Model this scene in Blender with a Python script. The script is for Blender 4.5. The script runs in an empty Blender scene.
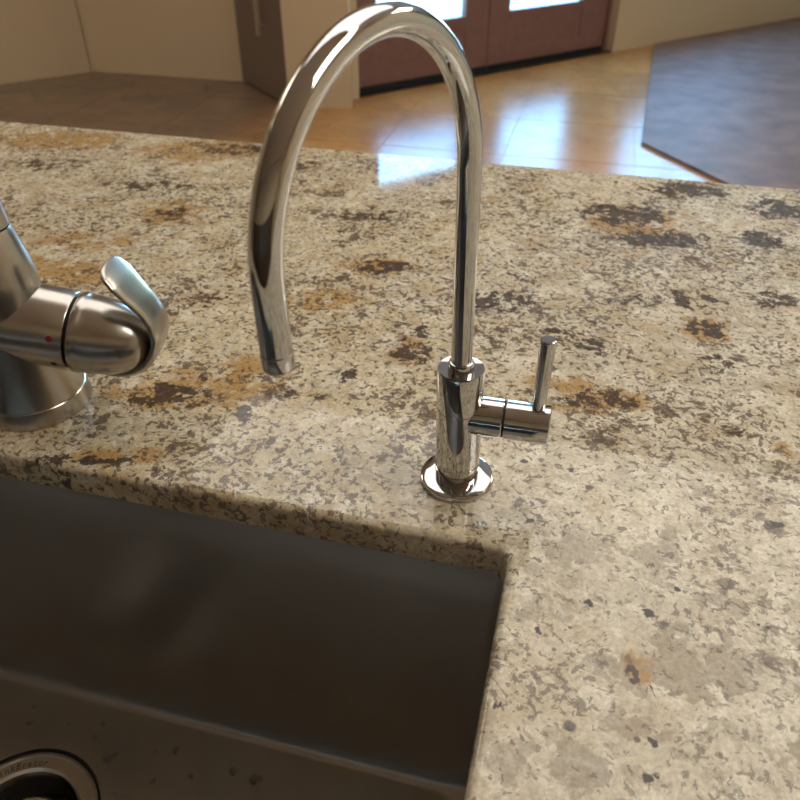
import bpy, bmesh, math, random
from mathutils import Vector, Matrix
random.seed(7)
sc = bpy.context.scene
COL = sc.collection
PI = math.pi

# ------------------------------------------------------------------ camera
cam_d = bpy.data.cameras.new('camera')
cam = bpy.data.objects.new('camera', cam_d); COL.objects.link(cam)
cam.location = (0, 0, 1.20)
cam.rotation_euler = (math.radians(90 - 36.7), 0, math.radians(14.4))
cam_d.sensor_width = 36; cam_d.lens = 745 / 800 * 36
cam_d.clip_start = 0.01
cam_d.dof.use_dof = True; cam_d.dof.focus_distance = 0.40; cam_d.dof.aperture_fstop = 16
sc.camera = cam

# ------------------------------------------------------------------ sky, exposure
w = bpy.data.worlds.new('sky'); sc.world = w; w.use_nodes = True
wn = w.node_tree; wn.nodes.clear()
wo = wn.nodes.new('ShaderNodeOutputWorld'); wb = wn.nodes.new('ShaderNodeBackground')
sky = wn.nodes.new('ShaderNodeTexSky'); sky.sky_type = 'NISHITA'; sky.sun_disc = False
sky.sun_elevation = math.radians(50); sky.sun_rotation = math.radians(200); sky.air_density = 1.3; sky.dust_density = .6
tint = wn.nodes.new('ShaderNodeMix'); tint.data_type = 'RGBA'; tint.blend_type = 'MULTIPLY'; tint.inputs[0].default_value = 1; tint.inputs[7].default_value = (.62, .90, 1.12, 1)
wn.links.new(sky.outputs[0], tint.inputs[6]); wn.links.new(tint.outputs[2], wb.inputs[0]); wb.inputs[1].default_value = 2.1
wn.links.new(wb.outputs[0], wo.inputs[0])
vs = sc.view_settings
vs.view_transform = 'Standard'; vs.look = 'None'; vs.gamma = 1; vs.use_curve_mapping = False
vs.exposure = 0.2
FILL_ISLAND, FILL_ROOM = 1.7, 7.5  # emission of the added ceiling fill panels

# ------------------------------------------------------------------ helpers: materials
def nmat(name):
    m = bpy.data.materials.new(name); m.use_nodes = True
    nt = m.node_tree
    return m, nt, nt.nodes['Principled BSDF']
def simple(name, col, rough=.5, metal=0., spec=.5, noise=None, bump=None, coat=0.):
    m, nt, b = nmat(name)
    b.inputs['Roughness'].default_value = rough; b.inputs['Metallic'].default_value = metal
    b.inputs['Specular IOR Level'].default_value = spec; b.inputs['Coat Weight'].default_value = coat
    b.inputs['Base Color'].default_value = (*col, 1)
    tc = nt.nodes.new('ShaderNodeTexCoord')
    if noise:
        sca, amt = noise
        n = nt.nodes.new('ShaderNodeTexNoise'); n.inputs['Scale'].default_value = sca; n.inputs['Detail'].default_value = 5
        nt.links.new(tc.outputs['Object'], n.inputs['Vector'])
        mx = nt.nodes.new('ShaderNodeMix'); mx.data_type = 'RGBA'
        mx.inputs[6].default_value = (*[c * (1 - amt) for c in col], 1); mx.inputs[7].default_value = (*[min(1, c * (1 + amt)) for c in col], 1)
        nt.links.new(n.outputs['Fac'], mx.inputs[0]); nt.links.new(mx.outputs[2], b.inputs['Base Color'])
    if bump:
        sca, st, dist = bump
        n = nt.nodes.new('ShaderNodeTexNoise'); n.inputs['Scale'].default_value = sca; n.inputs['Detail'].default_value = 4
        nt.links.new(tc.outputs['Object'], n.inputs['Vector'])
        bp = nt.nodes.new('ShaderNodeBump'); bp.inputs['Strength'].default_value = st; bp.inputs['Distance'].default_value = dist
        nt.links.new(n.outputs['Fac'], bp.inputs['Height']); nt.links.new(bp.outputs[0], b.inputs['Normal'])
    return m
class NT:
    """small wrapper for wiring maths in node trees"""
    def __init__(s, nt): s.nt = nt
    def new(s, t): return s.nt.nodes.new(t)
    def plug(s, v, sock):
        if isinstance(v, (int, float)): sock.default_value = v
        elif isinstance(v, tuple): sock.default_value = v
        else: s.nt.links.new(v, sock)
    def math(s, op, a, b=0., clamp=False):
        n = s.new('ShaderNodeMath'); n.operation = op; n.use_clamp = clamp
        s.plug(a, n.inputs[0]); s.plug(b, n.inputs[1]); return n.outputs[0]
    def vmath(s, op, a, b=(0, 0, 0)):
        n = s.new('ShaderNodeVectorMath'); n.operation = op; s.plug(a, n.inputs[0]); s.plug(b, n.inputs[1])
        return n.outputs['Value'] if op in ('LENGTH', 'DISTANCE') else n.outputs[0]
    def scale(s, a, k):
        n = s.new('ShaderNodeVectorMath'); n.operation = 'SCALE'; s.plug(a, n.inputs[0]); s.plug(k, n.inputs[3]); return n.outputs[0]
    def noise(s, vec, sc_, det=4, rough=.55, dist=0.):
        n = s.new('ShaderNodeTexNoise'); s.plug(vec, n.inputs['Vector']); n.inputs['Scale'].default_value = sc_
        n.inputs['Detail'].default_value = det; n.inputs['Roughness'].default_value = rough; n.inputs['Distortion'].default_value = dist
        return n
    def step(s, v, a, b, lo=0., hi=1.):
        n = s.new('ShaderNodeMapRange'); n.interpolation_type = 'SMOOTHSTEP'; s.plug(v, n.inputs[0])
        for i, x in enumerate((a, b, lo, hi)): n.inputs[1 + i].default_value = x
        return n.outputs[0]
    def mix(s, fac, a, b, mode='MIX'):
        n = s.new('ShaderNodeMix'); n.data_type = 'RGBA'; n.blend_type = mode
        s.plug(fac, n.inputs[0]); s.plug(a, n.inputs[6]); s.plug(b, n.inputs[7]); return n.outputs[2]
    def blob(s, vec, x, y, rx, ry, rot=0.):
        n = s.new('ShaderNodeMapping'); n.vector_type = 'TEXTURE'; s.plug(vec, n.inputs[0])
        n.inputs['Location'].default_value = (x, y, 0); n.inputs['Rotation'].default_value = (0, 0, rot)
        n.inputs['Scale'].default_value = (rx, ry, 1)
        return s.step(s.vmath('LENGTH', n.outputs[0]), 1.0, 0.15)
def c4(r, g, b): return (r, g, b, 1.)

# ------------------------------------------------------------------ granite
def granite():
    m, nt, bs = nmat('polished_granite'); N = NT(nt)
    tc = N.new('ShaderNodeTexCoord'); P0 = tc.outputs['Object']
    flat = N.new('ShaderNodeMapping'); flat.inputs['Scale'].default_value = (1, 1, 0); N.plug(P0, flat.inputs[0]); PF = flat.outputs[0]
    sx = N.new('ShaderNodeSeparateXYZ'); N.plug(P0, sx.inputs[0]); X, Y = sx.outputs[0], sx.outputs[1]
    warp = lambda v, sc_, amp: N.scale(N.vmath('SUBTRACT', N.noise(v, sc_, 3).outputs['Color'], (.5, .5, .5)), amp)
    P = N.vmath('ADD', P0, N.vmath('ADD', warp(P0, 22, .016), warp(P0, 95, .008)))
    off2 = warp(P0, 60, .026)
    PB = N.vmath('ADD', PF, off2)
    slow = N.noise(P0, 3.2, 4).outputs['Fac']
    # how the slab changes over its length: pale and open by the sink corner, busier and browner away from it
    gx = N.math('ADD', N.math('MULTIPLY', X, 1.0), N.math('MULTIPLY', Y, -.9))
    busy = N.step(N.math('ADD', gx, N.math('MULTIPLY', slow, -.5)), -.20, -.62)
    warm = N.step(N.math('ADD', X, N.math('MULTIPLY', slow, -.30)), .02, -.34)  # left side tinted tan: rust tone plus the warm light painted in
    # cream ground
    base = N.mix(N.step(N.noise(P, 16, 6, .65).outputs['Fac'], .35, .65), c4(.645, .595, .465), c4(.50, .445, .335))
    base = N.mix(N.math('MULTIPLY', warm, .75), base, N.mix(N.noise(P, 30, 5).outputs['Fac'], c4(.60, .49, .29), c4(.55, .46, .30)))
    base = N.mix(N.math('MULTIPLY', N.step(N.noise(P, 85, 6, .7).outputs['Fac'], .46, .60), .8), base, c4(.73, .685, .565))
    vo = N.new('ShaderNodeTexVoronoi'); vo.inputs['Scale'].default_value = 95; N.plug(P, vo.inputs['Vector'])
    base = N.mix(.16, base, N.mix(vo.outputs['Color'], c4(.38, .33, .25), c4(.82, .77, .64)))
    # grey translucent quartz: broad between the pale chips near the corner, small flecks elsewhere
    gq = N.step(N.noise(P, 34, 7, .6, .2).outputs['Fac'], .535, .565)
    base = N.mix(N.math('MULTIPLY', N.math('MULTIPLY', gq, N.math('SUBTRACT', 1., N.math('MULTIPLY', busy, .75))), .80), base, c4(.30, .25, .18))
    g2 = N.step(N.noise(P, 115, 7, .68).outputs['Fac'], .545, .575)
    base = N.mix(N.math('MULTIPLY', g2, .50), base, c4(.32, .265, .18))
    tn = N.math('MULTIPLY', N.step(N.noise(P, 26, 7, .7).outputs['Fac'], .50, .60), N.math('ADD', N.math('MULTIPLY', busy, .34), .08))
    base = N.mix(tn, base, c4(.42, .30, .145))
    # rust and dark clusters
    def total(lst):
        t = None
        for q in lst:
            k = q[5] if len(q) > 5 else 1.
            o = N.blob(PB, *q[:5])
            if k != 1.: o = N.math('MULTIPLY', o, k)
            t = o if t is None else N.math('MAXIMUM', t, o)
        return t
    clusters = total(CLUSTERS); rusts = total(RUSTS)
    n120 = N.noise(P, 105, 7, .7).outputs['Fac']
    n60 = N.noise(P, 70, 7, .68).outputs['Fac']
    # yellow-brown iron stain
    rf = N.math('MULTIPLY', N.step(N.math('ADD', n60, N.math('MULTIPLY', rusts, .18)), .49, .67), N.step(rusts, .0, .55))
    base = N.mix(N.math('MULTIPLY', rf, .85), base, c4(.40, .235, .075))
    # warm brown flecks all over
    clump = N.math('SUBTRACT', N.step(N.noise(P, 13, 5, .6, .5).outputs['Fac'], .36, .64), .5)
    dens = N.math('ADD', N.math('MULTIPLY', busy, .036), N.math('MULTIPLY', clump, .060))
    ff = N.step(N.math('ADD', N.noise(P, 240, 6, .62).outputs['Fac'], dens), .575, .610)
    base = N.mix(N.math('MULTIPLY', ff, N.math('ADD', .60, N.math('MULTIPLY', busy, .25))), base, c4(.12, .088, .070))
    fm = N.step(N.math('ADD', N.noise(P, 62, 7, .7).outputs['Fac'], dens), .622, .648)
    base = N.mix(N.math('MULTIPLY', fm, N.math('ADD', .55, N.math('MULTIPLY', busy, .25))), base, c4(.105, .075, .058))
    # dark brown matter in clusters
    df = N.math('MULTIPLY', N.step(N.math('ADD', n120, N.math('MULTIPLY', clusters, .165)), .578, .618), N.step(clusters, .02, .45))
    base = N.mix(N.math('MULTIPLY', df, .92), base, c4(.058, .040, .032))
    # sparse small garnets
    vg = N.new('ShaderNodeTexVoronoi'); vg.inputs['Scale'].default_value = 74; N.plug(N.vmath('ADD', P0, N.scale(off2, .22)), vg.inputs['Vector'])
    sep = N.new('ShaderNodeSeparateColor'); N.plug(vg.outputs['Color'], sep.inputs[0])
    rad = N.math('MULTIPLY', N.step(sep.outputs[0], .86, 1.0), .24)
    gf = N.math('MULTIPLY', N.step(N.math('SUBTRACT', vg.outputs['Distance'], rad), .03, -.05), N.step(sep.outputs[0], .86, .88))
    base = N.mix(N.math('MULTIPLY', gf, .85), base, c4(.080, .058, .055))
    # the larger single crystals
    off3 = N.scale(N.vmath('SUBTRACT', N.noise(P0, 170, 2).outputs['Color'], (.5, .5, .5)), .006)
    PS = N.vmath('ADD', PF, off3)
    t = None
    for (x, y, r) in SPOTS:
        d = N.step(N.vmath('DISTANCE', PS, (x, y, 0.)), r * 1.15, r * .7)
        t = d if t is None else N.math('MAXIMUM', t, d)
    base = N.mix(N.math('MULTIPLY', t, .95), base, c4(.035, .024, .022))
    fine = N.step(N.noise(P0, 420, 4, .7).outputs['Fac'], .3, .7, .80, 1.16)
    fc = N.new('ShaderNodeCombineXYZ'); [N.plug(fine, fc.inputs[q]) for q in range(3)]
    base = N.mix(1., base, fc.outputs[0], 'MULTIPLY')
    N.plug(base, bs.inputs['Base Color'])
    bs.inputs['Roughness'].default_value = .055
    bs.inputs['Specular IOR Level'].default_value = .5
    return m
# iron-stained areas of the slab: x, y, radius x, radius y, turn, strength
CLUSTERS = [(-0.2477, 0.3438, 0.0444, 0.0233, 0.2513, 1.0), (-0.1893, 0.3399, 0.0134, 0.0126, 0.2513, 1.0), (-0.1561, 0.5565, 0.0487, 0.0197, 0.2513, 1.0), (-0.1027, 0.4344, 0.0214, 0.0275, 0.2513, 1.0), (-0.0998, 0.4633, 0.0156, 0.0149, 0.2513, 1.0), (0.0294, 0.4092, 0.044, 0.0164, 0.2513, 1.0), (0.1039, 0.5185, 0.0224, 0.0236, 0.2513, 1.0), (0.0409, 0.7244, 0.0733, 0.0442, 0.2513, 1.0), (0.0727, 0.6733, 0.0823, 0.0356, 0.2513, 1.0), (0.1059, 0.8089, 0.0707, 0.0382, 0.2513, 1.0), (0.1894, 0.7753, 0.0446, 0.0492, 0.2513, 1.0), (0.1614, 0.696, 0.0343, 0.0323, 0.2513, 1.0), (-0.2586, 0.2744, 0.0529, 0.0093, 0.2513, 1.0), (-0.2917, 0.2551, 0.0259, 0.0064, 0.2513, 1.0), (-0.3913, 0.621, 0.0236, 0.0262, 0.2513, 1.0), (-0.4492, 0.6811, 0.0797, 0.0306, 0.2513, 0.7), (-0.59, 0.7086, 0.0678, 0.0394, 0.2513, 0.7), (-0.4093, 0.8082, 0.0711, 0.0326, 0.2513, 0.8), (-0.3166, 0.7788, 0.0423, 0.0296, 0.2513, 0.7), (-0.276, 0.4681, 0.0298, 0.0195, 0.2513, 0.7), (-0.0529, 0.5253, 0.0596, 0.0292, 0.2513, 0.7), (-0.0024, 0.4839, 0.0277, 0.021, 0.2513, 0.7), (0.0933, 0.5629, 0.0477, 0.0292, 0.2513, 0.7), (0.1549, 0.5787, 0.0357, 0.0244, 0.2513, 0.8), (0.0544, 0.2062, 0.0052, 0.0145, 0.2513, 1.0), (0.0605, 0.2019, 0.0038, 0.0084, 0.2513, 1.0), (-0.1278, 0.2526, 0.0223, 0.0054, 0.2513, 0.8), (-0.1369, 0.396, 0.0143, 0.0144, 0.2513, 0.8), (0.1086, 0.4716, 0.0261, 0.0149, 0.2513, 0.8), (0.0197, 0.4754, 0.0217, 0.0161, 0.2513, 0.8), (-0.1618, 0.3658, 0.0296, 0.01, 0.2513, 0.7), (-0.3603, 0.4907, 0.0252, 0.0218, 0.2513, 0.8), (-0.2003, 0.6624, 0.0586, 0.0332, 0.2513, 0.6), (0.0549, 0.553, 0.0357, 0.0195, 0.2513, 0.6), (0.1145, 0.399, 0.0185, 0.0088, 0.2513, 0.6)]
RUSTS = [(-0.2505, 0.3488, 0.0597, 0.034, 0.2513, 1.0), (-0.2023, 0.3612, 0.0497, 0.034, 0.2513, 0.8), (-0.4091, 0.4781, 0.0757, 0.0437, 0.2513, 1.0), (-0.4475, 0.4778, 0.0383, 0.0391, 0.2513, 1.0), (0.0294, 0.4092, 0.0586, 0.0229, 0.2513, 1.0), (0.1039, 0.5185, 0.0291, 0.0279, 0.2513, 1.0), (-0.4495, 0.7979, 0.1066, 0.0651, 0.2513, 1.0), (-0.6326, 0.7894, 0.1286, 0.058, 0.2513, 1.0), (0.0551, 0.7034, 0.0856, 0.0629, 0.2513, 0.7), (-0.1013, 0.4375, 0.0268, 0.0317, 0.2513, 0.8), (-0.1618, 0.5608, 0.0581, 0.0286, 0.2513, 0.8), (0.0544, 0.2138, 0.0119, 0.0165, 0.2513, 0.8), (0.0028, 0.4198, 0.0402, 0.0173, 0.2513, 0.9), (-0.2439, 0.2827, 0.0533, 0.0136, 0.2513, 0.8), (-0.3932, 0.6206, 0.0591, 0.0525, 0.2513, 0.8), (0.1385, 0.3856, 0.0134, 0.0165, 0.2513, 0.6), (-0.1914, 0.4898, 0.0596, 0.0341, 0.2513, 0.6), (-0.2079, 0.3903, 0.0521, 0.0261, 0.2513, 0.8), (-0.4324, 0.5436, 0.0823, 0.0388, 0.2513, 0.6)]
SPOTS = [(0.125, 0.319, 0.0034), (0.0581, 0.2434, 0.0025), (0.0313, 0.2424, 0.002), (0.0089, 0.2204, 0.002), (0.0235, 0.2264, 0.0012), (0.0602, 0.1794, 0.0019), (0.0573, 0.1629, 0.0021), (0.0596, 0.1655, 0.0015), (-0.0031, 0.1794, 0.0013), (-0.0056, 0.1792, 0.0013), (-0.0114, 0.3369, 0.0025), (0.0159, 0.3358, 0.0022), (0.001, 0.3356, 0.0016), (0.1116, 0.2485, 0.0012), (0.1069, 0.249, 0.001), (-0.0026, 0.29, 0.0017), (0.0714, 0.262, 0.0016), (0.0876, 0.3455, 0.0015), (0.124, 0.3382, 0.0015)]

# ------------------------------------------------------------------ materials
M = {}
M['granite'] = granite()
M['chrome'] = simple('polished_chrome', (.555, .56, .57), .035, 1., bump=(90, .02, .0005))
M['nickel'] = simple('brushed_nickel', (.50, .475, .44), .24, 1., noise=(300, .06))
M['steel'] = simple('satin_stainless_steel', (.40, .395, .385), .32, 1., noise=(25, .10), bump=(400, .05, .0004))
M['drain_steel'] = simple('drain_steel', (.58, .55, .49), .28, 1., noise=(120, .08))
M['etched'] = simple('etched_lettering', (.10, .095, .085), .6, .3)
M['rubber'] = simple('black_rubber', (.012, .012, .013), .55, noise=(60, .2))
M['seam'] = simple('dark_seam', (.01, .01, .01), .6)
M['red'] = simple('red_marker', (.20, .012, .015), .35)
M['wall'] = simple('beige_plaster', (.52, .41, .275), .75, spec=.25, noise=(3, .05), bump=(60, .12, .002))
M['ceil'] = simple('white_plaster', (.80, .77, .70), .85, noise=(4, .02), bump=(80, .1, .002))
M['wood'] = simple('red_brown_door_wood', (.19, .095, .080), .42, noise=(18, .25))
M['wood2'] = simple('grey_brown_door_wood', (.17, .125, .10), .5, noise=(14, .12))
M['cab'] = simple('dark_cabinet_wood', (.055, .032, .022), .45, noise=(12, .25))
M['black'] = simple('black_metal', (.02, .02, .022), .45, .4, noise=(40, .2))
M['handle'] = simple('satin_handle', (.6, .57, .52), .35, 1., noise=(80, .05))
M['white'] = simple('white_frame', (.75, .74, .70), .5, noise=(20, .03))
M['rug'] = simple('grey_violet_rug', (.205, .140, .110), .50, spec=.5, noise=(6, .75), bump=(160, .5, .004))
M['patio'] = simple('pale_patio_concrete', (.62, .58, .52), .9, noise=(2, .1))
M['cast'] = simple('disposer_dark', (.015, .015, .016), .5, .3, noise=(30, .2))
def water():
    m, nt, b = nmat('water'); b.inputs['Transmission Weight'].default_value = 1; b.inputs['Roughness'].default_value = .02; b.inputs['IOR'].default_value = 1.33
    n = nt.nodes.new('ShaderNodeTexNoise'); n.inputs['Scale'].default_value = 200
    bp = nt.nodes.new('ShaderNodeBump'); bp.inputs['Strength'].default_value = .1; bp.inputs['Distance'].default_value = .0003
    nt.links.new(n.outputs['Fac'], bp.inputs['Height']); nt.links.new(bp.outputs[0], b.inputs['Normal'])
    return m
M['water'] = water()
def glass():
    m = bpy.data.materials.new('window_glass'); m.use_nodes = True; nt = m.node_tree; nt.nodes.clear()
    o = nt.nodes.new('ShaderNodeOutputMaterial'); t = nt.nodes.new('ShaderNodeBsdfTransparent'); g = nt.nodes.new('ShaderNodeBsdfGlossy')
    f = nt.nodes.new('ShaderNodeLayerWeight'); mx = nt.nodes.new('ShaderNodeMixShader'); N = NT(nt)
    fr = N.math('ADD', N.math('MULTIPLY', N.math('POWER', f.outputs['Facing'], 5.), .96), .04)
    g.inputs['Roughness'].default_value = .02; t.inputs[0].default_value = (.93, .97, .96, 1)
    nt.links.new(fr, mx.inputs[0]); nt.links.new(t.outputs[0], mx.inputs[1]); nt.links.new(g.outputs[0], mx.inputs[2]); nt.links.new(mx.outputs[0], o.inputs[0])
    return m
M['glass'] = glass()
def fill_mat(name, col, st):
    m, nt, b = nmat(name); b.inputs['Emission Color'].default_value = (*col, 1); b.inputs['Emission Strength'].default_value = st
    b.inputs['Base Color'].default_value = (.8, .8, .78, 1); return m
M['fill_diffuser'] = fill_mat('island_fill_glow', (1., .95, .88), FILL_ISLAND)
M['fill_diffuser_kitchen'] = fill_mat('kitchen_fill_glow', (1., .93, .82), FILL_ROOM * 1.05)
M['fill_diffuser_room'] = fill_mat('room_fill_glow', (1., .87, .68), FILL_ROOM)
def concrete():
    m, nt, b = nmat('stained_concrete'); N = NT(nt)
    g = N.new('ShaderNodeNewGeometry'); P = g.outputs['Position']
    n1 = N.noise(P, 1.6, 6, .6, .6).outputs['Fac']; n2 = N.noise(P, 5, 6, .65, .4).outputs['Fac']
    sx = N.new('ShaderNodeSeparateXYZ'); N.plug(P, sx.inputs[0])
    amb = N.step(N.math('ADD', sx.outputs[0], N.math('MULTIPLY', n1, 1.0)), -1.5, -.7)  # amber by the entry; left side painted browner for the shade there
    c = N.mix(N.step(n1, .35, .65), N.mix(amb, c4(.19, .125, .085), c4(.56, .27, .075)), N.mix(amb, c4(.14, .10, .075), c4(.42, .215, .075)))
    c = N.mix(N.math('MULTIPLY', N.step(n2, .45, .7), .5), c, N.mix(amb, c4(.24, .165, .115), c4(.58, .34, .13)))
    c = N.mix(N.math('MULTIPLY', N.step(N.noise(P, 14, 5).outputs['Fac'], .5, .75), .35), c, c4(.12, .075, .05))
    N.plug(c, b.inputs['Base Color'])
    b.inputs['Roughness'].default_value = .25
    bp = N.new('ShaderNodeBump'); bp.inputs['Strength'].default_value = .12; bp.inputs['Distance'].default_value = .004
    N.plug(N.noise(P, 9, 4).outputs['Fac'], bp.inputs['Height']); N.plug(bp.outputs[0], b.inputs['Normal'])
    return m
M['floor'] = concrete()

# ------------------------------------------------------------------ helpers: geometry
def tag(o, label=None, cat=None, group=None, kind=None):
    if label: o['label'] = label
    if cat: o['category'] = cat
    if group: o['group'] = group
    if kind: o['kind'] = kind
    return o
def empty(name, loc, rz=0):
    o = bpy.data.objects.new(name, None); COL.objects.link(o); o.location = loc; o.rotation_euler = (0, 0, rz); o.empty_display_size = .05
    return o
def link(name, me, mat, parent=None, smooth=None):
    me.materials.append(M[mat])
    o = bpy.data.objects.new(name, me); COL.objects.link(o)
    if parent: o.parent = parent
    if smooth is not None:
        for p in me.polygons: p.use_smooth = True
        me.set_sharp_from_angle(angle=math.radians(smooth))
    return o
def mesh(name, verts, faces):
    me = bpy.data.meshes.new(name); me.from_pydata([tuple(v) for v in verts], [], faces); me.validate(); me.update()
    bm = bmesh.new(); bm.from_mesh(me); bmesh.ops.recalc_face_normals(bm, faces=bm.faces); bm.to_mesh(me); bm.free()
    return me
def lathe(prof, mtx=None, seg=64, closed=False):
    """prof: (axial, radius) list, turned round local z"""
    V = []; Fc = []; rings = []
    for (z, r) in prof:
        if r < 1e-6: rings.append([len(V)]); V.append(Vector((0, 0, z)))
        else:
            rings.append(list(range(len(V), len(V) + seg)))
            V += [Vector((r * math.cos(2 * PI * k / seg), r * math.sin(2 * PI * k / seg), z)) for k in range(seg)]
    pairs = list(zip(rings[:-1], rings[1:]))
    if closed: pairs.append((rings[-1], rings[0]))
    for a, b in pairs:
        for k in range(seg):
            j = (k + 1) % seg
            if len(a) == 1 and len(b) == 1: continue
            if len(a) == 1: Fc.append((a[0], b[k], b[j]))
            elif len(b) == 1: Fc.append((a[k], a[j], b[0]))
            else: Fc.append((a[k], a[j], b[j], b[k]))
    if mtx: V = [mtx @ v for v in V]
    return V, Fc
def axis_mtx(o, d):
    d = Vector(d).normalized()
    return Matrix.Translation(o) @ d.to_track_quat('Z', 'Y').to_matrix().to_4x4()
def turned(name, prof, mat, parent, mtx=None, seg=64, closed=False, smooth=30):
    return link(name, mesh(name, *lathe(prof, mtx, seg, closed)), mat, parent, smooth)
def rounded(z0, z1, r, b=.0006):
    """a closed turned bar with eased ends"""
    return [(z0, 0), (z0, r - b), (z0 + b * .3, r - b * .3), (z0 + b, r), (z1 - b, r), (z1 - b * .3, r - b * .3), (z1, r - b), (z1, 0)]
def sweep(path, section_fn, side=None, cap=True):
    """section_fn(i, n) -> list of (a, b); frame: side vector s and tangent x s"""
    V = []; Fc = []; n = len(path); ns = None; rings = []
    for i, p in enumerate(path):
        t = (path[min(i + 1, n - 1)] - path[max(i - 1, 0)]).normalized()
        s = side; u = t.cross(s).normalized()
        S = section_fn(i, n); ns = len(S); rings.append(len(V))
        V += [p + s * a + u * b for a, b in S]
    for i in range(n - 1):
        for k in range(ns):
            j = (k + 1) % ns
            Fc.append((rings[i] + k, rings[i] + j, rings[i + 1] + j, rings[i + 1] + k))
    if cap:
        Fc.append(tuple(range(ns))); Fc.append(tuple(rings[-1] + k for k in range(ns)))
    return V, Fc
def bxm(boxes):
    """boxes (x0,x1,y0,y1,z0,z1) -> verts, faces"""
    V = []; Fc = []
    for (x0, x1, y0, y1, z0, z1) in boxes:
        k = len(V)
        V += [Vector(p) for p in ((x0, y0, z0), (x1, y0, z0), (x1, y1, z0), (x0, y1, z0), (x0, y0, z1), (x1, y0, z1), (x1, y1, z1), (x0, y1, z1))]
        Fc += [tuple(k + i for i in q) for q in ((0, 3, 2, 1), (4, 5, 6, 7), (0, 1, 5, 4), (1, 2, 6, 5), (2, 3, 7, 6), (3, 0, 4, 7))]
    return V, Fc
def boxes(name, bl, mat, parent=None, mtx=None, bev=0.):
    V, Fc = bxm(bl)
    if mtx: V = [mtx @ v for v in V]
    me = mesh(name, V, Fc)
    if bev:
        bm = bmesh.new(); bm.from_mesh(me); bmesh.ops.bevel(bm, geom=bm.edges[:], offset=bev, segments=2, affect='EDGES', profile=.6); bm.to_mesh(me); bm.free()
    return link(name, me, mat, parent)
def prism(name, poly, z0, z1, mat, parent=None):
    n = len(poly); V = [Vector((x, y, z0)) for x, y in poly] + [Vector((x, y, z1)) for x, y in poly]
    Fc = [tuple(range(n))[::-1], tuple(range(n, 2 * n))] + [(i, (i + 1) % n, n + (i + 1) % n, n + i) for i in range(n)]
    return link(name, mesh(name, V, Fc), mat, parent)
def struct(o): o['kind'] = 'structure'; return o
def rrect(x0, x1, y0, y1, r, k=8, side=6):
    P = []
    cs = [(x1 - r, y0 + r, -PI / 2), (x1 - r, y1 - r, 0), (x0 + r, y1 - r, PI / 2), (x0 + r, y0 + r, PI)]
    for i, (cx, cy, a) in enumerate(cs):
        arc = [(cx + r * math.cos(a + PI / 2 * q / k), cy + r * math.sin(a + PI / 2 * q / k)) for q in range(k + 1)]
        P += arc
        nx, ny, na = cs[(i + 1) % 4]; nxt = (nx + r * math.cos(na), ny + r * math.sin(na)); e = arc[-1]
        P += [(e[0] + (nxt[0] - e[0]) * q / side, e[1] + (nxt[1] - e[1]) * q / side) for q in range(1, side)]
    return P
def bridge(loops, close_first=False, close_last=False, cyclic=False):
    n = len(loops[0]); V = []; Fc = []
    for L in loops: V += [Vector(p) for p in L]
    m_ = len(loops)
    for i in range(m_ if cyclic else m_ - 1):
        a = i * n; b = ((i + 1) % m_) * n
        for k in range(n):
            j = (k + 1) % n; Fc.append((a + k, a + j, b + j, b + k))
    if close_first: Fc.append(tuple(range(n))[::-1])
    if close_last: Fc.append(tuple((m_ - 1) * n + k for k in range(n)))
    return V, Fc
def spline(pts, per=8):
    out = []
    P = [pts[0] * 2 - pts[1]] + list(pts) + [pts[-1] * 2 - pts[-2]]
    for i in range(1, len(P) - 2):
        a, b, c, d = P[i - 1:i + 3]
        for q in range(per):
            t = q / per
            out.append(.5 * ((2 * b) + (c - a) * t + (2 * a - 5 * b + 4 * c - d) * t * t + (3 * b - a - 3 * c + d) * t ** 3))
    out.append(pts[-1]); return out

# ------------------------------------------------------------------ room shell
CEIL = 2.90
T = Vector((.6558, .755, 0)); NIN = Vector((.755, -.6558, 0))            # along the entry wall, and into the room
A_DOOR = Vector((-1.42, 4.448, 0)); A_WALL = A_DOOR + NIN * .083
def wall_frame(o, t):                                                    # local x along wall, y outwards, z up
    t = Vector((t[0], t[1], 0)).normalized(); out = Vector((-t.y, t.x, 0))
    m = Matrix(((t.x, out.x, 0, o[0]), (t.y, out.y, 0, o[1]), (0, 0, 1, 0), (0, 0, 0, 1)))
    return m
MW = wall_frame(A_WALL, T)
# entry wall: double door opening, then an unseen window added for sky glare on floor and rug
WIN = (2.40, 3.90, .60, 2.30)
struct(boxes('wall_entry', [(-.35, -.02, 0, .16, 0, CEIL), (-.02, 2.13, 0, .16, 2.60, CEIL), (2.13, WIN[0], 0, .16, 0, CEIL), (WIN[0], WIN[1], 0, .16, 0, WIN[2]), (WIN[0], WIN[1], 0, .16, WIN[3], CEIL), (WIN[1], 8.0, 0, .16, 0, CEIL)], 'wall', mtx=MW))
def window(name, mtx, u0, u1, z0, z1, panes, mat='white'):
    e = struct(empty(name, mtx @ Vector(((u0 + u1) / 2, .05, z0)))); inv = Matrix.Translation(-e.location)
    mm = inv @ mtx; f = .05
    boxes('window_frame', [(u0, u1, .03, .10, z0, z0 + f), (u0, u1, .03, .10, z1 - f, z1), (u0, u0 + f, .03, .10, z0 + f, z1 - f), (u1 - f, u1, .03, .10, z0 + f, z1 - f)], mat, e, mm)
    wd = (u1 - u0 - 2 * f) / panes
    for i in range(panes):
        a = u0 + f + wd * i
        boxes('glass_pane', [(a + .02, a + wd - .02, .06, .066, z0 + f, z1 - f)], 'glass', e, mm)
        if i: boxes('mullion', [(a - .02, a + .02, .04, .09, z0 + f, z1 - f)], mat, e, mm)
    return e
window('unseen_window', MW, *WIN, 2)
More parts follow.
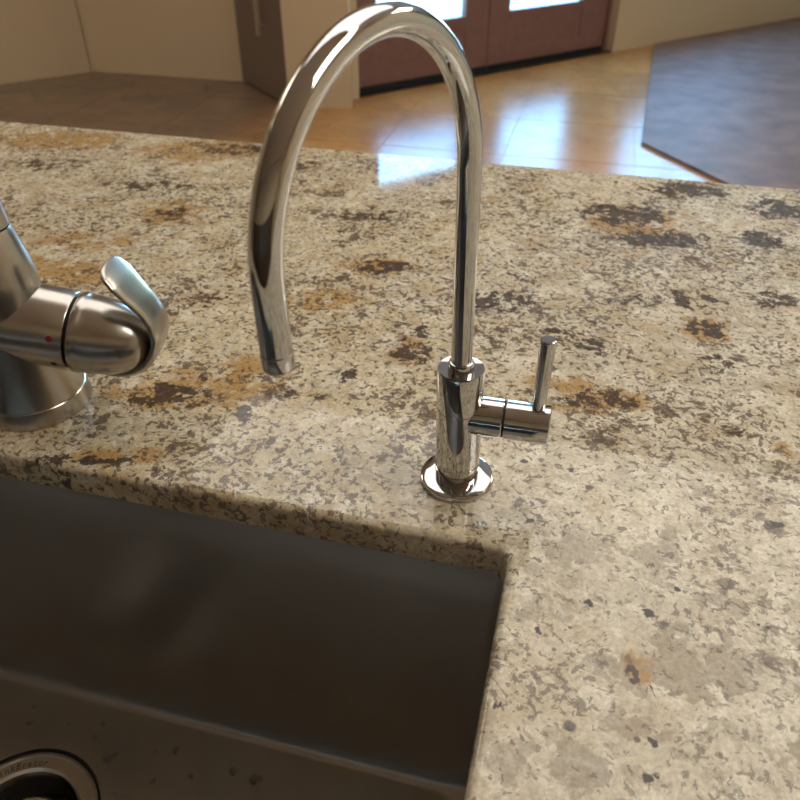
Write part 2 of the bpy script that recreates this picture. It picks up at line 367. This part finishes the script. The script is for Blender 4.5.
# other walls of the shell
struct(boxes('wall_left', [(0, 2.56, 0, .12, 0, CEIL)], 'wall', mtx=wall_frame((-4.92, 2.60), (.642, .767))))
struct(boxes('wall_niche', [(-3.36, -2.16, 4.58, 4.72, 0, CEIL)], 'wall'))
struct(prism('wall_pillar', [(-1.70, 4.09), (-1.355, 4.18), (-1.40, 4.345), (-1.58, 4.50), (-1.72, 4.20)], 0, CEIL, 'wall'))
struct(boxes('wall_kitchen_left', [(-5.04, -4.92, -2.6, 2.62, 0, CEIL)], 'wall'))
struct(boxes('wall_right', [(3.60, 3.72, -2.6, 10.6, 0, CEIL)], 'wall'))
MB_ = wall_frame((3.60, -2.30), (-1, 0))
struct(boxes('wall_back', [(-.1, 8.7, 0, .14, 0, CEIL)], 'wall', mtx=MB_))
struct(boxes('unseen_dark_panel', [(.1, 8.4, -.03, 0, 0, 1.45)], 'cab', mtx=MB_))  # unseen dark panel added so the metal reflects a dark band
# ceiling
roof = [(-5.0, -2.42), (3.70, -2.42), (3.70, 10.35), (-1.52, 4.36), (-1.60, 4.45), (-2.22, 4.62), (-2.22, 4.70), (-3.36, 4.70), (-5.0, 2.72)]
def slab_poly(polys, z0, z1, extra=()):
    V = []; Fc = []
    for poly in polys:
        n = len(poly); k = len(V)
        V += [Vector((x, y, z0)) for x, y in poly] + [Vector((x, y, z1)) for x, y in poly]
        Fc += [tuple(k + q for q in range(n))[::-1], tuple(k + n + q for q in range(n))] + [(k + q, k + (q + 1) % n, k + n + (q + 1) % n, k + n + q) for q in range(n)]
    v2, f2 = bxm(extra); k = len(V); V += v2; Fc += [tuple(k + q for q in f) for f in f2]
    return V, Fc
struct(link('ceiling', mesh('ceiling', *slab_poly([roof], CEIL, CEIL + .12)), 'ceil'))
# floor: base and the scored slabs
room_poly = [(-4.92, -2.3), (3.6, -2.3), (3.6, 10.1), (1.57, 7.76), (-.01, 5.95), (-1.42, 4.44), (-2.2, 4.58), (-3.28, 4.58), (-4.92, 2.60)]
def inside(x, y):
    c = False; n = len(room_poly)
    for i in range(n):
        (x1, y1), (x2, y2) = room_poly[i], room_poly[(i + 1) % n]
        if (y1 > y) != (y2 > y) and x < (x2 - x1) * (y - y1) / (y2 - y1) + x1: c = not c
    return c
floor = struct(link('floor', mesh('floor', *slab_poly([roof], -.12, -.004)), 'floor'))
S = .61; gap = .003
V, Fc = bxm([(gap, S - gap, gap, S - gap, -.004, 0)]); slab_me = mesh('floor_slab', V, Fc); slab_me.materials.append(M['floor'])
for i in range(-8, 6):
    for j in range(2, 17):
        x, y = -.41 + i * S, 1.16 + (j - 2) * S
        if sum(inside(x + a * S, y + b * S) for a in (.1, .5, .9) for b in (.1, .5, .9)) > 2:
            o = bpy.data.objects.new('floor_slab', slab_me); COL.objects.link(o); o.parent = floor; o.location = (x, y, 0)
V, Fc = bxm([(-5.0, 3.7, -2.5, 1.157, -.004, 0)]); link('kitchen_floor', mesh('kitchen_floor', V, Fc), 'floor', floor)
struct(boxes('ground_outside', [(-40, 40, -40, 60, -.30, -.13)], 'patio'))

# ------------------------------------------------------------------ entry double door
MD = wall_frame(A_DOOR, T)
d1 = struct(empty('door_1', MD @ Vector((1.03, 0, 0)))); d1['label'] = 'red-brown wooden double door with tall glass panes'
md = Matrix.Translation(-d1.location) @ MD
for (u0, u1, g0, g1) in ((.0, 1.012, .165, .825), (1.018, 2.10, 1.190, 1.85)):
    th = (0, .05)
    for (a, b) in ((u0, g0), (g1, u1)): boxes('stile', [(a, b, *th, .035, 2.56)], 'wood', d1, md, .004)
    boxes('bottom_rail', [(g0, g1, *th, .035, .12)], 'wood', d1, md, .004)
    boxes('middle_rail', [(g0, g1, *th, .285, .345)], 'wood', d1, md, .004)
    boxes('lower_panel', [(g0 - .005, g1 + .005, .006, .044, .115, .29)], 'wood', d1, md)
    boxes('top_rail', [(g0, g1, *th, 2.42, 2.56)], 'wood', d1, md, .004)
    boxes('glass_pane', [(g0 - .004, g1 + .004, .022, .028, .34, 2.425)], 'glass', d1, md)
    boxes('door_sweep', [(u0 + .005, u1 - .005, -.004, .045, .006, .034)], 'black', d1, md)
boxes('threshold', [(-.02, 2.13, -.07, .07, 0, .006)], 'black', d1, md)
boxes('door_frame', [(-.02, -.002, -.02, .07, .006, 2.60), (2.102, 2.13, -.02, .07, .006, 2.60), (-.002, 2.102, -.02, .07, 2.565, 2.60)], 'wood', d1, md)
boxes('door_handle', [(.90, .93, -.05, -.03, .95, 1.20), (.905, .925, -.03, 0, .96, .98), (.905, .925, -.03, 0, 1.17, 1.19)], 'black', d1, md)
# closed side door in shade on the left of the pillar
o2 = Vector((-2.20, 4.58, 0)); t2 = Vector((.50, -.49, 0)); L2 = t2.length
M2 = wall_frame(o2, t2)
d2 = struct(empty('door_2', M2 @ Vector((L2 / 2, 0, 0)))); d2['label'] = 'closed grey-brown side door in shade beside the pillar'
m2 = Matrix.Translation(-d2.location) @ M2
boxes('door_leaf', [(.012, L2 - .012, .0, .045, .01, 2.40)], 'wood2', d2, m2, .003)
boxes('door_frame', [(0, .01, 0, .07, 0, 2.42), (L2 - .01, L2, 0, .07, 0, 2.42), (0, L2, 0, .07, 2.42, 2.46)], 'wood2', d2, m2)
hnd = boxes('door_handle', [(.455, .48, -.055, -.038, .345, .95), (.460, .475, -.038, 0, .39, .41), (.460, .475, -.038, 0, .90, .92)], 'handle', d2, m2)
struct(boxes('wall_side_door', [(0, L2, 0, .10, 2.46, CEIL), (-.03, L2 + .03, .075, .13, 0, 2.46)], 'wall', mtx=M2))

# ------------------------------------------------------------------ rug
wl = A_WALL + NIN * .03
def on_wall(x): u = (x - wl.x) / T.x; return (x, wl.y + T.y * u)
rug_poly = [(.235, 3.92), (.571, 3.467), (1.35, 2.42), (3.3, 2.42), on_wall(3.3), on_wall(.335)]
rg = prism('area_rug', rug_poly, .0, .016, 'rug')
tag(rg, 'large grey-violet rug with a cut corner lying on the amber floor', 'rug')

# ------------------------------------------------------------------ island: cabinet, worktop, sink
CT = .91; TH = .02; CB = CT - TH
CX0, CX1, CY0, CY1 = -1.75, 1.20, -.235, .842
HX0, HX1, HY0, HY1 = -.626, -.0105, -.135, .2655
isl = empty('island_cabinet', (-.275, .30, 0)); tag(isl, 'dark wooden island cabinet carrying the granite worktop', 'cabinet')
mi = Matrix.Translation((.275, -.30, 0))
boxes('front_panel', [(CX0 + .03, CX1 - .03, CY0 + .035, CY0 + .055, .10, CB)], 'cab', isl, mi)
boxes('back_panel', [(CX0 + .03, CX1 - .03, CY1 - .27, CY1 - .25, 0.0, CB)], 'cab', isl, mi)
boxes('end_panel', [(CX0 + .03, CX0 + .05, CY0 + .055, CY1 - .27, 0, CB)], 'cab', isl, mi)
boxes('end_panel', [(CX1 - .05, CX1 - .03, CY0 + .055, CY1 - .27, 0, CB)], 'cab', isl, mi)
boxes('toe_kick', [(CX0 + .05, CX1 - .05, CY0 + .10, CY0 + .12, 0, .10)], 'black', isl, mi)
def L(x0, x1, y0, y1, r, z, side=6): return [(x, y, z) for x, y in rrect(x0, x1, y0, y1, r, 8, side)]
def hole(o, z): return L(HX0 - o, HX1 + o, HY0 - o, HY1 + o, .009 + o, z)
def outer(o, z): return L(CX0 + o, CX1 - o, CY0 + o, CY1 - o, .012, z)
e = .0045
loops = [outer(e, CT), hole(e, CT), hole(e * .62, CT - e * .08), hole(e * .29, CT - e * .29), hole(e * .08, CT - e * .62), hole(0, CT - e), hole(0, CB + .001), hole(.001, CB), outer(.001, CB), outer(0, CB + .001), outer(0, CT - e), outer(e * .29, CT - e * .29)]
V, Fc = bridge(loops, cyclic=True)
ct = link('granite_worktop', mesh('granite_worktop', V, Fc), 'granite', None, 40)
for p_ in ct.data.polygons:
    if abs(p_.normal.z) > .9995 or p_.area > .002: p_.use_smooth = False
tag(ct, 'polished cream and brown speckled granite worktop with a sink cutout', 'worktop')

SB = .656; DX, DY = -.3165, .1640
def sk(o, z, r): return L(HX0 - .003 - o, HX1 + .003 + o, HY0 - .003 - o, HY1 + .0015 + o, r, z, 70)
fil = .009
base_loop = sk(-fil, SB, .030)
def circ(r, z): return [(DX + r * math.cos(a), DY + r * math.sin(a), z) for a in (math.atan2(p[1] - DY, p[0] - DX) for p in base_loop)]
loops = [sk(.022, CB - .0022, .03), sk(.022, CB - .0002, .03), sk(.0005, CB - .0002, .010), sk(0, CB - .002, .010), sk(0, CB - .03, .012), sk(-.001, SB + fil + .004, .016)]
for q in range(0, 6):
    a = PI / 2 * q / 5; loops.append(sk(-.001 - (fil - .001) * (1 - math.cos(a)), SB + fil * (1 - math.sin(a)), .018 + .012 * q / 5))
loops += [circ(.075, SB - .0008), circ(.0556, SB - .0018), circ(.0550, SB - .0058), circ(.050, SB - .0060), circ(.0495, SB - .012)]
V, Fc = bridge(loops)
skn = empty('kitchen_sink', (DX, DY, SB)); tag(skn, 'undermount satin stainless steel sink bowl below the granite cutout', 'sink')
V = [v - Vector((DX, DY, SB)) for v in V]
so = link('bowl', mesh('bowl', V, Fc), 'steel', skn, 40)

# drain of the waste disposer
dr = empty('sink_drain', (DX, DY, SB - .004)); tag(dr, 'round metal disposer drain flange set in the sink floor', 'drain')
turned('flange', [(-.001, .0535), (.0012, .0532), (.0022, .0520), (.0022, .0505), (.0008, .0495), (.0004, .0420), (-.0015, .0400), (-.006, .0388), (-.045, .0380), (-.045, .0370), (-.007, .0375)], 'drain_steel', dr, seg=96)
turned('groove', [(-.0002, .0536), (.0003, .0540), (.0003, .0545), (-.0012, .0545), (-.0012, .0536)], 'seam', dr, seg=96, closed=True)
turned('baffle', [(-.030, .0375), (-.026, .0300), (-.027, .020), (-.034, .010), (-.034, 0)], 'rubber', dr)
turned('stopper_ring', [(-.016, .0225), (-.012, .0240), (-.0115, .0260), (-.013, .0275), (-.020, .0280), (-.024, .0262), (-.020, .0235)], 'drain_steel', dr, closed=True)
turned('stopper_cup', [(-.0255, .0275), (-.024, .0225), (-.026, .012), (-.022, .006), (-.0215, 0)], 'cast', dr)
def letters(txt, a_end, step, r, size, parent):
    V = []; Fc = []
    dg = None
    for i, ch in enumerate(txt):
        cu = bpy.data.curves.new('t', 'FONT'); cu.body = ch; cu.size = size; cu.align_x = 'CENTER'; cu.shear = .15; cu.extrude = .00015; cu.resolution_u = 2
        ob = bpy.data.objects.new('t', cu); COL.objects.link(ob)
        bpy.context.view_layer.update()
        me = ob.evaluated_get(bpy.context.evaluated_depsgraph_get()).to_mesh()
        a = a_end + step * (len(txt) - 1 - i)
        mt = Matrix.Rotation(a - PI / 2, 4, 'Z') @ Matrix.Translation((0, r, .00085))
        k = len(V); V += [mt @ v.co for v in me.vertices]; Fc += [tuple(k + q for q in p.vertices) for p in me.polygons]
        ob.to_mesh_clear(); bpy.data.objects.remove(ob); bpy.data.curves.remove(cu)
    return link('lettering', mesh('lettering', V, Fc), 'etched', parent)
letters('InSinkErator', math.radians(101), math.radians(5.0), .0434, .0066, dr)

# ------------------------------------------------------------------ slim chrome filter tap
B1 = Vector((-.0469, .3127, CT))
ft = empty('filter_tap', B1); tag(ft, 'slim polished chrome gooseneck filter tap beside the sink corner', 'tap')
turned('flange', [(0, 0), (0, .0203), (.0006, .0207), (.0022, .0207), (.0032, .0202), (.0038, .0192), (.0040, .0135), (.0040, 0)], 'chrome', ft, seg=96)
UPV = Vector((-.0147, .001, 1)).normalized()
turned('body', [(.0040, .0123), (.0139, .0123), (.0142, .0120), (.0146, .0120), (.0149, .0123), (.0516, .0123), (.0519, .0120), (.0523, .0120), (.0526, .0123), (.0750, .0123), (.0757, .0120), (.0760, .0119), (.0756, .0070), (.0756, 0)], 'chrome', ft, axis_mtx(Vector((0, 0, 0)), UPV), seg=96)
ax0 = axis_mtx(UPV * .0755, UPV)
turned('spout_collar', [(0, .0068), (.0035, .0066), (.0045, .0062), (.0048, .0054), (.0048, .0040)], 'chrome', ft, ax0)
ph = math.radians(251.4); dv = Vector((math.cos(ph), math.sin(ph), 0)); R1 = .065; zs = .1803; TR = .0054
path = [UPV * z for z in (.074, .10, .13, .16)]
path += [UPV * zs + dv * R1 * (1 - math.cos(t)) + UPV * R1 * math.sin(t) for t in (PI * k / 48 for k in range(49))]
end = path[-1]; tip = end - UPV * .026
path += [end - UPV * .013, tip]
sd = dv.cross(UPV).normalized()
cs = lambda r, n=32: [(r * math.cos(2 * PI * k / n), r * math.sin(2 * PI * k / n)) for k in range(n)]
link('spout', mesh('spout', *sweep(path, lambda i, n: cs(TR), sd)), 'chrome', ft, 60)
turned('spout_tip', [(0, TR), (.0002, TR + .0001), (.0008, TR + .00012), (.0058, TR + .00012), (.0064, TR - .0002), (.0064, TR - .0010), (.0030, TR - .0012), (.0030, 0)], 'chrome', ft, axis_mtx(tip + UPV * .0022, -UPV))
# side valve
zc = .0470; RV = .0106
mx = axis_mtx(Vector((-.0008, 0, zc)), (1, 0, .0147))
turned('valve_arm', [(.004, RV), (.0232, RV), (.0238, RV - .0004), (.0238, 0)], 'chrome', ft, mx, 80)
turned('valve_seam', rounded(.0237, .0248, RV - .0009, .0001), 'seam', ft, mx)
hb = turned('handle_barrel', [(.0247, 0), (.0247, RV - .0004), (.0251, RV), (.0474, RV), (.0480, RV - .0005), (.0480, 0)], 'chrome', ft, mx, 80)
lv = turned('lever', [(0, 0), (0, .0034), (.004, .00335), (.034, .0040), (.0440, .0041), (.0447, .0039), (.0451, .0033), (.0451, 0)], 'chrome', ft, axis_mtx(Vector((.0400, 0, .0545)), (.01, .0, 1)), 40)

# ------------------------------------------------------------------ brushed nickel kitchen tap
B2 = Vector((-.3241, .3179, CT))
kt = empty('kitchen_tap', B2); tag(kt, 'large brushed nickel kitchen tap with curled side lever at left edge', 'tap')
turned('base_ring', [(0, 0), (0, .0331), (.001, .0334), (.0112, .0315), (.0118, .0310), (.0119, .0300), (.0119, 0)], 'nickel', kt, seg=96, smooth=14)
prof = [(.0116, .0306), (.020, .0286), (.035, .0260), (.050, .0242), (.065, .0230), (.078, .0232), (.088, .0230), (.095, .0223), (.102, .0210), (.112, .0187), (.1180, .0174), (.1195, .0168)]
turned('body', prof, 'nickel', kt, seg=96)
turned('spout_seam', [(.1190, .0160), (.1208, .0160), (.1208, 0)], 'seam', kt)
# spout above the frame: rises and arcs over the bowl
pth = [Vector((0, 0, z)) for z in (.1206, .13, .16, .20, .24)]
RB = .085; dvb = Vector((-.20, -1, 0)).normalized()
pth += [Vector((0, 0, .24)) + dvb * RB * (1 - math.cos(t)) + Vector((0, 0, RB * math.sin(t))) for t in (PI * k / 32 for k in range(1, 33))]
pth += [pth[-1] + Vector((0, 0, -.02))]
sdb = dvb.cross(Vector((0, 0, 1))).normalized()
link('spout', mesh('spout', *sweep(pth, lambda i, n: cs(.0170 - .004 * min(1, i / 6.), 40), sdb)), 'nickel', kt, 60)
turned('spray_head', [(0, 0), (0, .0135), (.002, .0145), (.03, .0160), (.075, .0185), (.082, .0185), (.084, .0170), (.084, 0)], 'nickel', kt, axis_mtx(pth[-1] + Vector((0, 0, .002)), (0, 0, -1)))
# horizontal valve barrel
zb = .0616; ps, ta = math.radians(13), math.radians(12); RBv = .0245
dd = Vector((math.cos(ps) * math.cos(ta), math.sin(ps) * math.cos(ta), -math.sin(ta)))
mb = axis_mtx(Vector((0, 0, zb)), dd)
sL = Vector((0, 0, 1)).cross(dd).normalized(); uL = dd.cross(sL).normalized()
turned('valve_barrel', [(-.004, RBv), (.0380, RBv), (.0392, RBv - .0006), (.0396, RBv - .0018), (.0396, 0)], 'nickel', kt, mb, 96, smooth=40)
turned('valve_seam', rounded(.0394, .0410, RBv - .0022, .0002), 'seam', kt, mb)
dome = [(.0408, 0), (.0408, RBv - .0012), (.0414, RBv - .0003), (.0420, RBv + .0002), (.0455, RBv + .0002), (.0462, RBv - .0003)]
for q in range(1, 17):
    a = PI / 2 * q / 16; dome.append((.0462 + .0395 * math.sin(a), (RBv - .0003) * math.cos(a) ** .66 if q < 16 else 0))
hd = turned('handle_dome', dome, 'nickel', kt, mb, 96, smooth=60)
key = [(.054, -.0212), (.064, -.0195), (.0740, -.0155), (.0830, -.0085), (.0878, .0005), (.0893, .0106), (.0867, .0197), (.0810, .0280), (.0731, .0362), (.0665, .0428), (.0625, .0462)]
wid = [.0090, .0120, .0140, .0150, .0155, .0150, .0135, .0135, .0152, .0165, .0150]
thk = [.0010, .0024, .0032, .0034, .0032, .0029, .0026, .0023, .0022, .0021, .0020]
lp = spline([dd * a + uL * b + Vector((0, 0, zb)) for a, b in key], 7)
tipd = (lp[-1] - lp[-3]).normalized(); wend = wid[-1]
NB = len(lp)
lp += [lp[-1] + tipd * (.0065 * math.sin(PI / 2 * q / 7)) for q in range(1, 8)]      # rounded paddle end
def lerp(a, i, n):
    x = i / (n - 1) * (len(a) - 1); k = min(int(x), len(a) - 2); return a[k] + (a[k + 1] - a[k]) * (x - k)
def lsec(i, n):
    if i < NB: w_, t_ = lerp(wid, i, NB), lerp(thk, i, NB)
    else:
        c0 = max(.06, math.cos(PI / 2 * (i - NB + 1) / 7)); w_, t_ = wend * c0 ** .8, thk[-1] * (.35 + .65 * c0)
    out = []
    for k in range(28):
        a = 2 * PI * k / 28; c_, s_ = math.cos(a), math.sin(a)
        out.append((w_ * math.copysign(abs(c_) ** .8, c_), t_ * math.copysign(abs(s_) ** .55, s_)))
    return out
link('lever', mesh('lever', *sweep(lp, lsec, sL)), 'nickel', kt, 60)
def on_barrel(Lx, ang):                                                  # ang from straight up, positive towards the front
    r_ = uL * math.cos(ang) - sL * math.sin(ang)
    return dd * Lx + Vector((0, 0, zb)) + r_ * RBv, r_
p, n_ = on_barrel(.0327, math.radians(72.6)); turned('hot_marker', [(-.0004, .0021), (.0002, .0020), (.0003, 0)], 'red', kt, axis_mtx(p, n_), 20)
p, n_ = on_barrel(.0338, math.radians(116.5)); turned('set_screw', [(-.0004, .0019), (.0001, .0018), (.0001, 0)], 'seam', kt, axis_mtx(p, n_), 20)

# ------------------------------------------------------------------ water drops in the sink
def drop(x, y, z, r, up, group, label):
    V = []; Fc = []; seg = 10; rs = [1, .93, .72, .4]; hs = [0, .16, .36, .5]
    wob = [random.uniform(.8, 1.2) for _ in range(seg)]; st = random.uniform(.75, 1.5)
    for rr, hh in zip(rs, hs):
        for k in range(seg): a = 2 * PI * k / seg; V.append(Vector((r * rr * wob[k] * math.cos(a) * st, r * rr * wob[k] * math.sin(a), hh * r)))
    V.append(Vector((0, 0, .54 * r)))
    for i in range(3):
        for k in range(seg): j = (k + 1) % seg; Fc.append((i * seg + k, i * seg + j, (i + 1) * seg + j, (i + 1) * seg + k))
    for k in range(seg): Fc.append((3 * seg + k, 3 * seg + (k + 1) % seg, 4 * seg))
    Fc.append(tuple(range(seg))[::-1])
    rot = Matrix.Rotation(random.uniform(0, 6.28), 4, 'Z')
    o = link('water_droplet', mesh('water_droplet', V, Fc), 'water', None, 80)
    o.matrix_world = Matrix.Translation((x, y, z)) @ Vector(up).to_track_quat('Z', 'Y').to_matrix().to_4x4() @ rot
    tag(o, label, 'droplet', group)
FD = [(-.187, .236, .0028), (-.170, .234, .0022), (-.166, .236, .0022), (-.282, .222, .0026), (-.277, .226, .0016), (-.30, .234, .0018), (-.325, .238, .0016), (-.355, .232, .002), (-.25, .235, .0015), (-.235, .240, .0018), (-.262, .20, .0015), (-.215, .225, .0014), (-.15, .222, .0018), (-.125, .215, .0016), (-.30, .245, .0014), (-.36, .244, .0016), (-.19, .21, .0014), (-.24, .215, .0013)]
for x, y, r in FD: drop(x, y, SB - .0001, r * 1.3, (0, 0, 1), 'water drops on the sink floor', 'small clear water droplet lying on the sink floor')
for q in range(22):
    drop(random.uniform(-.22, -.05), HY1 + .0008, SB + random.uniform(.02, .06), random.uniform(.0008, .0015), (0, -1, 0), 'water drops on the sink wall', 'tiny water droplet clinging low on the back wall of the sink')

# ------------------------------------------------------------------ ceiling fill panels (added out of the frame, mirrored in the metal)
def fill_panel(x, y, hx_, hy_, mat, label, bars=0):
    e_ = empty('ceiling_fill_panel', (x, y, CEIL)); tag(e_, label, 'ceiling light')
    f_ = .05
    boxes('housing', [(-hx_, hx_, -hy_, -hy_ + f_, -.06, 0), (-hx_, hx_, hy_ - f_, hy_, -.06, 0), (-hx_, -hx_ + f_, -hy_ + f_, hy_ - f_, -.06, 0), (hx_ - f_, hx_, -hy_ + f_, hy_ - f_, -.06, 0)], 'white', e_)
    boxes('fill_diffuser', [(-hx_ + f_, hx_ - f_, -hy_ + f_, hy_ - f_, -.045, -.02)], mat, e_)
    for k in range(bars):
        u = -hx_ + 2 * hx_ * (k + 1) / (bars + 1)
        boxes('divider', [(u - .02, u + .02, -hy_ + f_, hy_ - f_, -.06, -.045)], 'white', e_)
fill_panel(-.15, 1.83, 1.40, .97, 'fill_diffuser', 'unseen luminous panel in a white frame, standing in for the bright ceiling over the island')
fill_panel(1.95, .55, .72, .72, 'fill_diffuser_kitchen', 'added square fill light panel, unseen, over the right end of the island')
fill_panel(2.35, 3.7, .70, .70, 'fill_diffuser_room', 'added square fill light panel, unseen, above the grey-violet rug')
fill_panel(-3.45, 2.2, .60, .60, 'fill_diffuser_room', 'added square fill light panel, unseen, near the left wall')
